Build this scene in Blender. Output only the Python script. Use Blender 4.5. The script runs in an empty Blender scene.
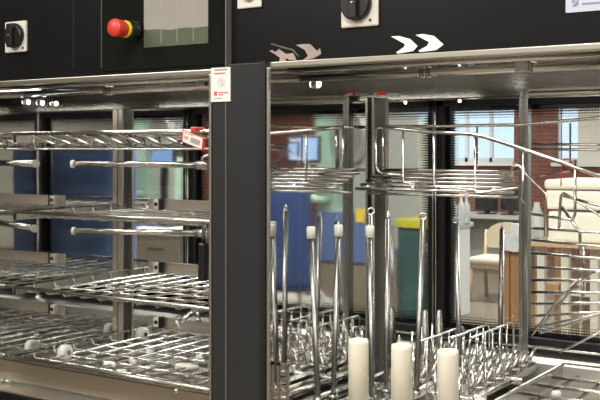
import bpy, bmesh, math, random
from mathutils import Vector, Matrix
random.seed(4)
C = bpy.context.scene.collection
PI = math.pi
# ---------------------------------------------------------------- camera
CS, CD, CZ = 1.32, -1.762, 1.5
YAW = math.radians(33.4); SN, CN = math.sin(YAW), math.cos(YAW)
cam = bpy.data.cameras.new('camera'); cam.lens = 60; cam.sensor_width = 36; cam.shift_y = -50/600
cam.clip_start = .05; cam.clip_end = 200
co = bpy.data.objects.new('camera', cam); C.objects.link(co)
co.location = (CS, CD, CZ); co.rotation_euler = (PI/2, 0, YAW)
sc = bpy.context.scene; sc.camera = co
# ---------------------------------------------------------------- world and exposure
w = bpy.data.worlds.new('sky'); sc.world = w; w.use_nodes = True
bg = w.node_tree.nodes['Background']; bg.inputs[0].default_value = (.72, .85, 1.0, 1); bg.inputs[1].default_value = 1.4
sc.view_settings.view_transform = 'Standard'; sc.view_settings.look = 'None'
sc.view_settings.exposure = 0.5; sc.view_settings.gamma = 1; sc.view_settings.use_curve_mapping = False
def area(name, loc, size, power, color=(1, .95, .86), rot=(0, 0, 0)):
    l = bpy.data.lights.new(name, 'AREA'); l.shape = 'RECTANGLE'; l.size = size[0]; l.size_y = size[1]
    l.energy = power; l.color = color
    o = bpy.data.objects.new(name, l); C.objects.link(o); o.location = loc; o.rotation_euler = rot
    return o
FRONT_LIGHTS = [(-1.6, -1.5), (0.6, -1.5), (2.8, -1.5), (-1.6, -3.6), (0.6, -3.6), (2.8, -3.6)]
REAR_LIGHTS = [(-3.5, 3.0), (-.4, 2.4), (2.0, 2.4), (3.6, 5.0), (-2.6, 7.0), (0.6, 6.0), (6.4, 8.0), (-6.0, 9.5)]
for x, y in FRONT_LIGHTS: area('front_lamp', (x, y, 2.92), (1.15, .28), 40)
for x, y in REAR_LIGHTS: area('rear_lamp', (x, y, 2.92), (1.15, .28), 120, (1, .97, .92))
# lamps inside the two wash chambers
area('chamber_lamp', (-.45, .22, 1.675), (.5, .05), 1.2)
area('chamber_lamp', (.45, .22, 1.675), (.5, .05), 1.2)
# ---------------------------------------------------------------- pixel rays -> places
def ray(px, py):
    u = (px-300)/1000; v = (150-py)/1000
    return Vector((-SN+CN*u, CN+SN*u, v))
def P(px, py, d):
    r = ray(px, py); t = (d-CD)/r.y
    return Vector((CS+t*r.x, d, CZ+t*r.z))
WR, WL = .095, -.80            # polished left walls of the two chambers
def M(px, py, d, W=WR):        # place of a thing whose image in the polished wall is at the pixel
    p = P(px, py, d); return Vector((2*W-p.x, p.y, p.z))
# ---------------------------------------------------------------- materials
mats = {}
def mat(name, col, rough=.5, metal=0, emit=None, es=1, trans=0, noise=0, nscale=20, bump=0, aniso=None, spec=None):
    if name in mats: return mats[name]
    m = bpy.data.materials.new(name); m.use_nodes = True; nt = m.node_tree; b = nt.nodes['Principled BSDF']
    b.inputs['Base Color'].default_value = (*col, 1); b.inputs['Roughness'].default_value = rough
    b.inputs['Metallic'].default_value = metal
    if spec is not None: b.inputs['Specular IOR Level'].default_value = spec
    if emit: b.inputs['Emission Color'].default_value = (*emit, 1); b.inputs['Emission Strength'].default_value = es
    if trans: b.inputs['Transmission Weight'].default_value = trans
    if noise or bump:
        tc = nt.nodes.new('ShaderNodeTexCoord'); mp = nt.nodes.new('ShaderNodeMapping'); n = nt.nodes.new('ShaderNodeTexNoise')
        n.inputs['Scale'].default_value = nscale; n.inputs['Detail'].default_value = 3
        nt.links.new(tc.outputs['Object'], mp.inputs[0]); nt.links.new(mp.outputs[0], n.inputs['Vector'])
        if aniso: mp.inputs['Scale'].default_value = aniso
        if noise:
            mx = nt.nodes.new('ShaderNodeMix'); mx.data_type = 'RGBA'
            mx.inputs[6].default_value = tuple(c*(1-noise) for c in col)+(1,); mx.inputs[7].default_value = tuple(min(1, c*(1+noise)) for c in col)+(1,)
            nt.links.new(n.outputs['Fac'], mx.inputs[0]); nt.links.new(mx.outputs[2], b.inputs['Base Color'])
        if bump:
            bp = nt.nodes.new('ShaderNodeBump'); bp.inputs['Strength'].default_value = bump; bp.inputs['Distance'].default_value = .01
            nt.links.new(n.outputs['Fac'], bp.inputs['Height']); nt.links.new(bp.outputs[0], b.inputs['Normal'])
    mats[name] = m; return m
STEEL = mat('steel', (.58, .565, .54), .24, 1)
WIRE = mat('wire_steel', (.60, .59, .56), .2, 1)
RODM = mat('rod_steel', (.27, .27, .26), .25, 1)
MIRROR = mat('polished_wall', (.74, .735, .72), .035, 1, bump=.02, nscale=5)
CEILM = mat('polished_ceiling', (.50, .49, .47), .12, 1, bump=.16, nscale=2.2, aniso=(1, 2, 1))
BRUSH = mat('brushed_steel', (.60, .56, .50), .34, 1, noise=.08, nscale=60, aniso=(.2, 1, 8))
TRIM = mat('trim_steel', (.58, .55, .49), .33, 1)
BLACK = mat('black_panel', (.006, .0063, .007), .3, noise=.25, nscale=5, spec=.22)
CHAR = mat('charcoal_pillar', (.023, .024, .026), .38, spec=.35)
GLOSSB = mat('gloss_panel', (.008, .010, .008), .07)
SEAL = mat('black_seal', (.006, .006, .007), .5)
WHITEP = mat('white_plastic', (.62, .61, .56), .45)
CYL = mat('cream_plastic', (.74, .71, .60), .5, noise=.04, nscale=30)
RED = mat('red', (.62, .03, .03), .35); YEL = mat('yellow', (.85, .62, .02), .4)
BLKP = mat('black_plastic', (.01, .01, .011), .3)
# ---------------------------------------------------------------- mesh helpers
def box(bm, a, b, bev=0):
    lo = [min(a[i], b[i]) for i in range(3)]; hi = [max(a[i], b[i]) for i in range(3)]
    r = bmesh.ops.create_cube(bm, size=1)
    for v in r['verts']:
        v.co = Vector([(lo[i]+hi[i])/2 + v.co[i]*(hi[i]-lo[i]) for i in range(3)])
    if bev:
        es = list({e for v in r['verts'] for e in v.link_edges})
        bmesh.ops.bevel(bm, geom=es, offset=bev, segments=2, affect='EDGES', profile=.5)
    return bm
def tube(bm, pts, r, n=8, cap=True, r2=None):
    pts = [Vector(p) for p in pts]; rings = []; up = None
    for i, p in enumerate(pts):
        if i == 0: t = pts[1]-p
        elif i == len(pts)-1: t = p-pts[i-1]
        else: t = (pts[i+1]-p).normalized()+(p-pts[i-1]).normalized()
        t = t.normalized()
        if up is None:
            a = Vector((0, 0, 1)) if abs(t.z) < .9 else Vector((1, 0, 0)); up = t.cross(a).normalized()
        up = (up - t*up.dot(t)).normalized(); q = t.cross(up)
        rr = r if r2 is None else r+(r2-r)*i/(len(pts)-1)
        rings.append([bm.verts.new(p+(up*math.cos(k*2*PI/n)+q*math.sin(k*2*PI/n))*rr) for k in range(n)])
    for A, B in zip(rings, rings[1:]):
        for k in range(n):
            f = bm.faces.new((A[k], A[(k+1) % n], B[(k+1) % n], B[k])); f.smooth = True
    if cap: bm.faces.new(rings[0][::-1]); bm.faces.new(rings[-1])
    return bm
def lathe(bm, prof, c=(0, 0, 0), axis='z', n=24, sx=1):
    c = Vector(c); rings = []
    for r, h in prof:
        ring = []
        for k in range(n):
            a = 2*PI*k/n; x, y = r*math.cos(a)*sx, r*math.sin(a)
            v = {'z': (x, y, h), 'y': (x, h, y), 'x': (h, x, y)}[axis]
            ring.append(bm.verts.new(c+Vector(v)))
        rings.append(ring)
    for A, B in zip(rings, rings[1:]):
        for k in range(n):
            f = bm.faces.new((A[k], A[(k+1) % n], B[(k+1) % n], B[k])); f.smooth = True
    bm.faces.new(rings[0][::-1]); bm.faces.new(rings[-1]); return bm
def prism(bm, poly, off):      # flat outline, extruded by a vector
    A = [bm.verts.new(Vector(p)) for p in poly]; B = [bm.verts.new(Vector(p)+Vector(off)) for p in poly]
    bm.faces.new(A); bm.faces.new(B[::-1]); n = len(A)
    for k in range(n): bm.faces.new((A[k], B[k], B[(k+1) % n], A[(k+1) % n]))
    return bm
def nb(): return bmesh.new()
def obj(name, bm, m, parent=None, label=None, cat=None, group=None):
    bmesh.ops.recalc_face_normals(bm, faces=bm.faces)
    me = bpy.data.meshes.new(name); bm.to_mesh(me); bm.free(); me.materials.append(m)
    o = bpy.data.objects.new(name, me); C.objects.link(o)
    if parent: o.parent = parent; o.matrix_parent_inverse = parent.matrix_world.inverted() if False else Matrix.Translation(-Vector(parent_loc(parent)))
    if label: o['label'] = label
    if cat: o['category'] = cat
    if group: o['group'] = group
    return o
def parent_loc(p):
    v = Vector(p.location)
    return v if p.parent is None else Vector((0, 0, 0)) if p.type == 'MESH' and p.location.length == 0 and root_loc(p) is None else root_loc(p)
def root_loc(p):
    while p.parent: p = p.parent
    return Vector(p.location)
def thing(name, label, cat, loc=(0, 0, 0), group=None):
    o = bpy.data.objects.new(name, None); C.objects.link(o); o.location = loc; o.empty_display_size = .1
    o['label'] = label; o['category'] = cat
    if group: o['group'] = group
    return o
# all parts are written in world coordinates: a part of an Empty gets parent inverse = -root location;
# a sub-part of a mesh part needs no offset of its own (the part already carries it)
def obj(name, bm, m, parent=None, label=None, cat=None, group=None):
    bmesh.ops.recalc_face_normals(bm, faces=bm.faces)
    me = bpy.data.meshes.new(name); bm.to_mesh(me); bm.free(); me.materials.append(m)
    o = bpy.data.objects.new(name, me); C.objects.link(o)
    if parent is not None:
        o.parent = parent
        if parent.type == 'EMPTY': o.matrix_parent_inverse = Matrix.Translation(-Vector(parent.location))
    if label: o['label'] = label
    if cat: o['category'] = cat
    if group: o['group'] = group
    return o
def struct(name, bm, m):
    o = obj(name, bm, m); o['kind'] = 'structure'; return o
def copy_tree(o, parent=None, off=None):
    c = o.copy(); C.objects.link(c)
    if parent is not None: c.parent = parent
    for ch in list(o.children): copy_tree(ch, c)
    return c
# ---------------------------------------------------------------- the room
WALLM = mat('wall_paint', (.62, .60, .55), .7, noise=.03, nscale=3)
CEILP = mat('ceiling_paint', (.72, .71, .68), .8, noise=.02)
FLOORM = mat('vinyl_floor', (.20, .165, .125), .35, noise=.1, nscale=8)
X0, X1, Y0, Y1, ZC = -9.5, 9.5, -5.5, 11.5, 3.0
struct('floor', box(nb(), (X0, Y0, -.1), (X1, Y1, 0)), FLOORM)
struct('ceiling', box(nb(), (X0, Y0, ZC), (X1, Y1, ZC+.1)), CEILP)
struct('wall_front', box(nb(), (X0, Y0-.1, 0), (X1, Y0, ZC)), mat('wall_paint_grey', (.24, .235, .22), .7, noise=.03, nscale=3))
struct('wall_left', box(nb(), (X0-.1, Y0, 0), (X0, Y1, ZC)), WALLM)
struct('wall_right', box(nb(), (X1, Y0, 0), (X1+.1, Y1, ZC)), WALLM)
# brick wall with two windows
bk = bpy.data.materials.new('brick'); bk.use_nodes = True; nt = bk.node_tree
bt = nt.nodes.new('ShaderNodeTexBrick'); tc = nt.nodes.new('ShaderNodeTexCoord'); mp = nt.nodes.new('ShaderNodeMapping')
mp.inputs['Rotation'].default_value = (PI/2, 0, 0)
bt.inputs['Color1'].default_value = (.24, .065, .035, 1); bt.inputs['Color2'].default_value = (.17, .05, .03, 1); bt.inputs['Mortar'].default_value = (.26, .17, .13, 1)
bt.inputs['Scale'].default_value = 4.2; bt.inputs['Mortar Size'].default_value = .012
nt.links.new(tc.outputs['Object'], mp.inputs[0]); nt.links.new(mp.outputs[0], bt.inputs[0]); nt.links.new(bt.outputs[0], nt.nodes['Principled BSDF'].inputs[0])
nt.nodes['Principled BSDF'].inputs['Roughness'].default_value = .8
def gx(px, d): return P(px, 150, d).x
def gz(px, py, d): return P(px, py, d).z
WZ = 1.33
wins = [(gx(440, Y1), gx(514, Y1)), (gx(556, Y1), gx(640, Y1)), (2.6, 4.6), (5.0, 7.4)]
bm = nb(); xs = X0
for a, b in wins:
    box(bm, (xs, Y1, 0), (a, Y1+.25, ZC)); box(bm, (a, Y1, 0), (b, Y1+.25, WZ)); box(bm, (a, Y1, 2.75), (b, Y1+.25, ZC)); xs = b
box(bm, (xs, Y1, 0), (X1, Y1+.25, ZC))
struct('wall_back', bm, bk)
FR = mat('window_paint', (.80, .82, .84), .5)
gl = bpy.data.materials.new('window_glass'); gl.use_nodes = True; nt = gl.node_tree
nt.nodes.remove(nt.nodes['Principled BSDF'])
tr = nt.nodes.new('ShaderNodeBsdfTransparent'); gs = nt.nodes.new('ShaderNodeBsdfGlossy'); gs.inputs['Roughness'].default_value = .02
mx = nt.nodes.new('ShaderNodeMixShader'); mx.inputs[0].default_value = .06; tr.inputs[0].default_value = (.93, .96, .97, 1)
nt.links.new(tr.outputs[0], mx.inputs[1]); nt.links.new(gs.outputs[0], mx.inputs[2]); nt.links.new(mx.outputs[0], nt.nodes['Material Output'].inputs[0])
for i, (a, b) in enumerate(wins):
    bm = nb(); n = 3 if i < 2 else 2
    for k in range(n+1):
        x = a+(b-a)*k/n; box(bm, (x-.022, Y1+.08, WZ), (x+.022, Y1+.14, 2.75))
    box(bm, (a, Y1+.08, WZ), (b, Y1+.14, WZ+.06)); box(bm, (a, Y1+.08, 2.69), (b, Y1+.14, 2.75))
    f = struct('window_%d' % (i+1), bm, FR)
    obj('pane', box(nb(), (a, Y1+.10, WZ), (b, Y1+.106, 2.75)), gl, f)
    obj('window_sill', box(nb(), (a-.03, Y1-.12, WZ-.05), (b+.03, Y1+.08, WZ)), FR, f)
# ceiling lights (frame + diffuser around each lamp)
DIFF = mat('diffuser', (.9, .9, .88), .6)
first = None
for i, (x, y) in enumerate(FRONT_LIGHTS+REAR_LIGHTS):
    if first is None:
        t = thing('ceiling_light', 'long white ceiling light fitting with bright panel', 'ceiling light', (x, y, 2.93), 'ceiling lights of the rooms')
        bm = nb(); box(bm, (x-.62, y-.18, 2.94), (x+.62, y+.18, 2.999)); obj('housing', bm, FR, t)
        bm = nb()
        for s in (-1, 1): box(bm, (x-.62, y+s*.165-.015, 2.915), (x+.62, y+s*.165+.015, 2.94)); box(bm, (x+s*.605-.015, y-.15, 2.915), (x+s*.605+.015, y+.15, 2.94))
        obj('frame', bm, FR, t); first = t
    else:
        c = copy_tree(first); c.location = (x, y, 2.93)
# ---------------------------------------------------------------- washer cabinets
# glass of the rear doors with a dotted border
def frit_glass(name, x0, x1, z0, z1):
    m = bpy.data.materials.new(name); m.use_nodes = True; nt = m.node_tree; N = nt.nodes; L = nt.links
    N.remove(N['Principled BSDF'])
    tc = N.new('ShaderNodeTexCoord'); sp = N.new('ShaderNodeSeparateXYZ'); L.new(tc.outputs['Object'], sp.inputs[0])
    def ma(op, a, b=None):
        n = N.new('ShaderNodeMath'); n.operation = op
        for i, v in enumerate((a, b)):
            if v is None: continue
            if isinstance(v, (int, float)): n.inputs[i].default_value = v
            else: L.new(v, n.inputs[i])
        return n.outputs[0]
    X, Z = sp.outputs['X'], sp.outputs['Z']
    e = ma('MINIMUM', ma('MINIMUM', ma('SUBTRACT', X, x0), ma('SUBTRACT', x1, X)), ma('MINIMUM', ma('SUBTRACT', Z, z0), ma('SUBTRACT', z1, Z)))
    F = 2*PI/.014
    pat = ma('MULTIPLY', ma('SINE', ma('MULTIPLY', ma('ADD', X, Z), F)), ma('SINE', ma('MULTIPLY', ma('SUBTRACT', X, Z), F)))   # -1..1
    thr = ma('MULTIPLY', ma('SUBTRACT', e, .018), 42)      # grows inwards
    dots = ma('GREATER_THAN', pat, thr)
    solid = ma('LESS_THAN', e, .012)
    k = ma('MAXIMUM', dots, solid)
    tr = N.new('ShaderNodeBsdfTransparent'); tr.inputs[0].default_value = (.86, .88, .87, 1)
    gs = N.new('ShaderNodeBsdfGlossy'); gs.inputs['Roughness'].default_value = .03
    mx = N.new('ShaderNodeMixShader'); mx.inputs[0].default_value = .07
    L.new(tr.outputs[0], mx.inputs[1]); L.new(gs.outputs[0], mx.inputs[2])
    bl = N.new('ShaderNodeBsdfPrincipled'); bl.inputs['Base Color'].default_value = (.008, .008, .009, 1); bl.inputs['Roughness'].default_value = .15
    m2 = N.new('ShaderNodeMixShader'); L.new(k, m2.inputs[0]); L.new(mx.outputs[0], m2.inputs[1]); L.new(bl.outputs[0], m2.inputs[2])
    L.new(m2.outputs[0], N['Material Output'].inputs[0]); return m
D = .78; ZT = 1.685; ZF = .88; ZH = 1.645        # depth, opening top, chamber floor, rear header
def cabinet(name, label, xl, xr, ol, orr, sl, sr, ZT=ZT, ZH=ZH):
    """xl..xr outer, ol..orr opening, sl..sr chamber walls"""
    t = thing(name, label, 'washer', ((xl+xr)/2, .4, 0))
    obj('upper_fascia', box(nb(), (xl+.001, -.004, ZT+.012), (xr-.001, .03, 2.35), .002), BLACK, t)
    obj('lower_fascia', box(nb(), (xl+.001, -.03, .08), (xr-.001, .01, ZF-.008), .002), BLACK, t)
    obj('plinth', box(nb(), (xl+.02, .02, 0), (xr-.02, D, .08)), SEAL, t)
    obj('lower_housing', box(nb(), (xl+.003, .012, .081), (xr-.003, D, ZF-.03)), BRUSH, t)
    obj('upper_housing', box(nb(), (xl+.003, .032, ZT+.05), (xr-.003, .40, 2.35)), BRUSH, t)
    obj('rear_cover', box(nb(), (xl+.003, .40, ZT+.05), (xr-.003, D, ZT+.07)), BRUSH, t)
    obj('side_wall', box(nb(), (sl-.012, -.018, ZF), (sl, D+.03, ZT+.011)), MIRROR, t)
    obj('side_wall', box(nb(), (sr, .03, ZF), (sr+.012, D, ZT+.03)), MIRROR, t)
    obj('chamber_ceiling', box(nb(), (sl, .03, ZT+.01), (sr, D, ZT+.03)), CEILM, t)
    obj('chamber_floor', box(nb(), (sl, .03, ZF-.02), (sr, D, ZF)), BRUSH, t)
    bm = nb(); box(bm, (sl, D, ZH), (sr, D+.03, ZT+.03)); obj('rear_header', bm, CEILM, t)
    bm = nb(); box(bm, (sl, D-.09, ZF), (sr, D+.03, .962), .004); obj('rear_ledge', bm, mat('ledge_steel', (.60, .59, .57), .45, 1), t)
    bm = nb(); tube(bm, [(sl, D-.01, ZH), (sr, D-.01, ZH)], .004); obj('header_edge', bm, WIRE, t)
    # rear glass door
    g0, g1, h0, h1 = sl+.0, sr-.0, .985, ZH
    bm = nb(); box(bm, (g0, D+.005, h0), (g0+.022, D+.05, h1)); box(bm, (g1-.022, D+.005, h0), (g1, D+.05, h1))
    box(bm, (g0, D+.005, h1-.018), (g1, D+.05, h1)); box(bm, (g0, D+.005, h0-.02), (g1, D+.05, h0+.018))
    dr = obj('rear_door', bm, SEAL, t)
    obj('glass', box(nb(), (g0+.02, D+.028, h0+.016), (g1-.02, D+.033, h1-.016)), frit_glass(name+'_glass', g0+.02, g1-.02, h0+.016, h1-.016), dr)
    bm = nb(); tube(bm, [(g0+.02, D-.002, h0-.004), (g1-.02, D-.002, h0-.004)], .005); obj('door_strip', bm, WIRE, dr)
    bm = nb(); tube(bm, [(sl+.004, D-.002, .96), (sl+.004, D-.002, ZH)], .0025, 6); obj('corner_strip', bm, WIRE, dr)
    # side pillars
    obj('pillar', box(nb(), (xl+.001, -.02, ZF-.02), (ol, .03, ZT+.012), .002), CHAR, t)
    obj('pillar', box(nb(), (orr, -.02, ZF-.02), (xr-.001, .03, ZT+.012), .002), CHAR, t)
    # bright trim round the opening
    bm = nb(); box(bm, (ol, -.014, ZT), (orr, .02, ZT+.012), .002); box(bm, (ol, -.024, ZF), (ol+.007, .03, ZT), .002)
    box(bm, (orr-.007, -.024, ZF), (orr, .03, ZT), .002); box(bm, (ol, -.026, ZF-.007), (orr, .03, ZF), .002)
    obj('opening_trim', bm, TRIM, t)
    # jambs linking pillars to side walls
    bm = nb(); box(bm, (orr-.007, .028, ZF), (sr+.012, .034, ZT+.03)); obj('jamb', bm, SEAL, t)
    # water pipe under the ceiling and a thin rail
    bm = nb(); tube(bm, [(sl, .10, ZT-.016), (sr, .10, ZT-.016)], .009, 12); pp = obj('spray_pipe', bm, WIRE, t)
    bm = nb()
    for x in (sl+.30, sl+.315): tube(bm, [(x-.003, .10, ZT-.016), (x+.003, .10, ZT-.016)], .0125, 12)
    obj('pipe_ring', bm, RODM, pp)
    bm = nb(); tube(bm, [(sl, .05, ZT-.002), (sr, .05, ZT-.002)], .006, 8); obj('top_rail', bm, WIRE, t)
    # vertical wall channel
    yc = .43 if sl > 0 else .475
    zt = ZT-.045
    obj('wall_channel', box(nb(), (sl+.001, yc-.020, ZF), (sl+.006, yc+.020, zt)), mat('channel_dark', (.10, .11, .11), .3, .6), t, 'dark wall channel')
    for o1, o2, w_ in (((-.022, -.016, .020)), ((.014, .022, .026))) if sl < 0 else ((-.020, -.015, .012), (.018, .024, .026), (.034, .040, .022)):
        obj('channel_flange', box(nb(), (sl+.001, yc+o1, ZF), (sl+w_, yc+o2, zt), .001), BRUSH, t)
    return t
SEAMX = P(232, 150, 0).x
left = cabinet('washer_disinfector', 'black fronted washer with emergency stop and four wire shelves, left of the dark pillar', -.90, SEAMX, WL-.008, P(211.5, 150, -.022).x, WL, -.085, 1.668, 1.637)
right = cabinet('washer_disinfector', 'black fronted washer holding tall steel rods, right of the dark pillar', SEAMX, .93, WR-.008, .84, WR, .82, 1.676, 1.64)
# glossy strips on the right washer: black inner pillar line
obj('pillar_edge', box(nb(), (WR-.020, -.0275, ZF), (WR-.0085, -.019, ZT+.005)), SEAL, right)
# rear inner frame of the right washer
bm = nb(); a = P(525, 150, .76)
box(bm, (a.x-.012, .745, .915), (a.x-.003, .775, 1.66), .002); box(bm, (a.x+.001, .75, .915), (a.x+.012, .775, 1.66), .002)
box(bm, (a.x-.004, .752, .915), (a.x+.002, .775, 1.66))
rf = obj('rear_frame_post', bm, mat('post_steel', (.46, .46, .45), .22, 1), right)
bm = nb(); box(bm, (a.x+.004, .745, 1.642), (.82, .775, 1.650), .002); box(bm, (a.x+.004, .75, 1.652), (.82, .775, 1.662), .002); obj('rear_frame_rail', bm, TRIM, right)
# bracket on the pipe of the right washer
bp = P(524, 64, .09)
bm = nb(); box(bm, (bp.x-.012, .08, ZT-.034), (bp.x+.012, .12, ZT-.004), .002); box(bm, (bp.x-.006, .085, ZT-.004), (bp.x+.006, .115, ZT+.012), .001); box(bm, (bp.x-.016, .085, ZT-.034), (bp.x-.012, .115, ZT-.012)); box(bm, (bp.x+.012, .085, ZT-.034), (bp.x+.016, .115, ZT-.012))
obj('pipe_bracket', bm, STEEL, right)
bp = P(203, 86, .09)
bm = nb(); box(bm, (bp.x-.012, .08, ZT-.034), (bp.x+.012, .12, ZT-.004), .002); box(bm, (bp.x-.016, .085, ZT-.034), (bp.x-.012, .115, ZT-.008)); obj('pipe_bracket', bm, STEEL, left)
# chamber lamps
LAMP = mat('lamp_lens', (1, 1, 1), .3, emit=(1, .97, .9), es=7)
def lamp(c, r, par, ax='y'):
    g = -1 if ax == 'x' else 1
    bm = nb(); lathe(bm, [(r*1.35, .004*g), (r*1.35, -.002*g), (r*1.1, -.004*g)], c, ax, 16); b = obj('lamp_bezel', bm, WIRE, par)
    bm = nb(); lathe(bm, [(r*1.05, -.0042*g), (r*.8, -.0075*g), (.001, -.0085*g)], c, ax, 16); obj('lamp_lens', bm, LAMP, b)
lamp(Vector((P(294, 76, .2).x+.0, .0, 0)) if False else Vector((WR+.004, .16, 1.65)), .008, right, 'x')
lamp(Vector((.178, D-.012, 1.634)), .004, right)
for k in range(3): lamp(Vector((WL+.004, .10+.05*k, 1.63)), .006, left, 'x')
# ---- fascia fittings
def rotary(par, px, py, size=.064, cx=None):
    c = P(px, py, -.004); h = size/2
    pl = obj('switch_plate', box(nb(), (c.x-h, -.012, c.z-h), (c.x+h, -.004, c.z+h), .003), WHITEP, par, 'off-white square plate')
    kx, kz = (c.x-.006, c.z+.004) if cx is None else (c.x+cx[0], c.z+cx[1])
    bm = nb(); lathe(bm, [(h*.80, -.012), (h*.81, -.02), (h*.78, -.024), (h*.72, -.026)], (kx, 0, kz), 'y', 32); dl = obj('dial', bm, BLKP, pl)
    bm = nb(); box(bm, (kx-.010, -.036, kz-h*.76), (kx+.010, -.024, kz+h*.76), .003); box(bm, (kx-.015, -.032, kz+h*.38), (kx+.015, -.024, kz+h*.72), .003)
    obj('grip', bm, BLKP, pl)
    bm = nb(); lathe(bm, [(.0028, -.036), (.0028, -.0375), (.001, -.038)], (kx, 0, kz), 'y', 12); obj('screw', bm, WIRE, pl)
    # small lock slot
    bm = nb(); lathe(bm, [(.003, -.0121), (.003, -.0135)], (kx+h*.7, 0, kz-h*.82), 'y', 10); obj('lock_hole', bm, BLKP, pl)
rotary(left, 17.5, 37, .080, (.002, .002))
rotary(right, 361, 6, .086, (-.004, .004))
# mushroom emergency stop, standing out of the glossy panel
e = P(138, 31, -.004); ax = 'y'
bm = nb(); lathe(bm, [(.021, -.006), (.021, -.03), (.0180, -.034), (.0180, -.044)], (e.x, 0, e.z), 'y', 28); es_ = obj('stop_base', bm, BLKP, left, 'black round base')
bm = nb(); lathe(bm, [(.0198, -.044), (.0198, -.051)], (e.x, 0, e.z), 'y', 28); obj('stop_collar', bm, YEL, es_, 'yellow ring')
bm = nb(); lathe(bm, [(.0165, -.052), (.0170, -.056), (.0195, -.060), (.0205, -.082), (.0195, -.086), (.001, -.0865)], (e.x, 0, e.z), 'y', 32); obj('stop_button', bm, mat('stop_red', (.65, .045, .03), .4), es_, 'red mushroom button')
# glossy panel and the display in it, a room reflection painted on its face
a, b = P(103, 60, -.004), P(231, 60, -.004)
gp = obj('gloss_panel', box(nb(), (a.x, -.0065, 1.69), (b.x-.002, -.0035, 2.3)), GLOSSB, left, 'glossy black glass panel')
SCR = bpy.data.materials.new('display_reflection'); SCR.use_nodes = True; nt = SCR.node_tree
tc = nt.nodes.new('ShaderNodeTexCoord'); sp = nt.nodes.new('ShaderNodeSeparateXYZ'); nt.links.new(tc.outputs['Object'], sp.inputs[0])
nz = nt.nodes.new('ShaderNodeTexNoise'); nz.inputs['Scale'].default_value = 9
nt.links.new(tc.outputs['Object'], nz.inputs['Vector'])
md = nt.nodes.new('ShaderNodeMath'); md.operation = 'MULTIPLY_ADD'; md.inputs[1].default_value = .03; nt.links.new(nz.outputs['Fac'], md.inputs[0]); nt.links.new(sp.outputs['Z'], md.inputs[2])
gt = nt.nodes.new('ShaderNodeMath'); gt.operation = 'GREATER_THAN'; gt.inputs[1].default_value = 1.5+.116*2.42+.012; nt.links.new(md.outputs[0], gt.inputs[0])
mxc = nt.nodes.new('ShaderNodeMix'); mxc.data_type = 'RGBA'; mxc.inputs[6].default_value = (.10, .12, .085, 1); mxc.inputs[7].default_value = (.30, .29, .27, 1)  # grey over green: reflected room put into the face colour
nt.links.new(gt.outputs[0], mxc.inputs[0]); nt.links.new(mxc.outputs[2], nt.nodes['Principled BSDF'].inputs[0]); nt.nodes['Principled BSDF'].inputs['Roughness'].default_value = .12
a, b = P(144, 47, -.008), P(208, 43, -.008)
scr = obj('display', box(nb(), (a.x, -.0085, a.z-.002), (b.x, -.006, 2.12)), SCR, gp, 'flat display with painted pale grey reflection')
bm = nb()
for k in range(1, 4):
    x = a.x+(b.x-a.x)*(k/4+.03); box(bm, (x-.0006, -.009, a.z+.005), (x+.0006, -.0084, 2.1))
obj('display_lines', bm, mat('display_line', (.36, .36, .33), .3), gp)
# vertical seams of the fascia
bm = nb(); x = P(73.5, 40, -.005).x; box(bm, (x-.0012, -.0052, 1.70), (x+.0012, -.0035, 2.34)); obj('seam', bm, SEAL, left)
bm = nb(); x = P(101.5, 40, -.005).x; box(bm, (x-.0015, -.0056, 1.70), (x+.0015, -.0035, 2.34)); obj('seam', bm, mat('seam_grey', (.06, .06, .06), .4), left)
bm = nb(); x = SEAMX; box(bm, (x-.0014, -.0225, ZF), (x+.0006, -.002, 2.34)); obj('seam_strip', bm, mat('seam_light', (.22, .22, .21), .35, .5), right, 'thin light grey strip')
# white plate with a button at the top of the right fascia, label at the far right
c = P(251, -3, -.004); pb = obj('button_plate', box(nb(), (P(238.5, 5, -.004).x, -.010, P(238.5, 9.5, -.004).z), (P(262.5, 5, -.004).x, -.004, P(250, -22, -.004).z), .003), WHITEP, right, 'off-white square plate')
bm = nb(); lathe(bm, [(.016, -.010), (.016, -.015), (.014, -.017)], (c.x, 0, c.z+.006), 'y', 24); obj('button', bm, mat('grey_plastic', (.45, .45, .42), .4), pb)
a, b = P(566, 13, -.004), P(602, 10, -.004)
sb = obj('data_plate', box(nb(), (a.x, -.006, a.z), (.80, -.004, a.z+.075)), mat('plate_blue', (.50, .55, .68), .4), right, 'pale blue-grey data plate')
bm = nb()
for i in range(4):
    for j in range(4):
        if (i*3+j*5) % 4 != 1: box(bm, (a.x+.012+i*.003, -.0066, a.z+.010+j*.003), (a.x+.0145+i*.003, -.0058, a.z+.0125+j*.003))
for j in range(4): box(bm, (a.x+.03, -.0066, a.z+.012+j*.013), (a.x+.07, -.0058, a.z+.015+j*.013))
obj('plate_print', bm, mat('print_grey', (.22, .24, .3), .5), sb)
# white double chevron and pinkish reflections painted on as flat shapes
WH = mat('white_mark', (.95, .94, .92), .35); PK = mat('pink_reflection', (.34, .28, .26), .4, noise=.35, nscale=60)
def flat(name, pts, d, th, m, par, lab=None):
    bm = nb(); prism(bm, [P(x, y, d) for x, y in pts], (0, th, 0)); return obj(name, bm, m, par, lab)
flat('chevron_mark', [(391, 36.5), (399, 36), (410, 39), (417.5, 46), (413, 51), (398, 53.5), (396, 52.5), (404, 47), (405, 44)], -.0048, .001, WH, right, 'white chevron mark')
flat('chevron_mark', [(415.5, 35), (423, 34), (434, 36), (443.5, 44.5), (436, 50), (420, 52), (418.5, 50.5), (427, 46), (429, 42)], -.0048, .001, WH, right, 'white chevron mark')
flat('reflection_mark', [(269.5, 51), (272, 50), (275, 52), (279, 49), (286, 54), (293, 53), (296.5, 60), (290, 60), (285, 58), (286, 61), (279, 62.0), (280, 58), (276, 55)], -.0048, .001, PK, right, 'pinkish painted reflection')
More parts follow.
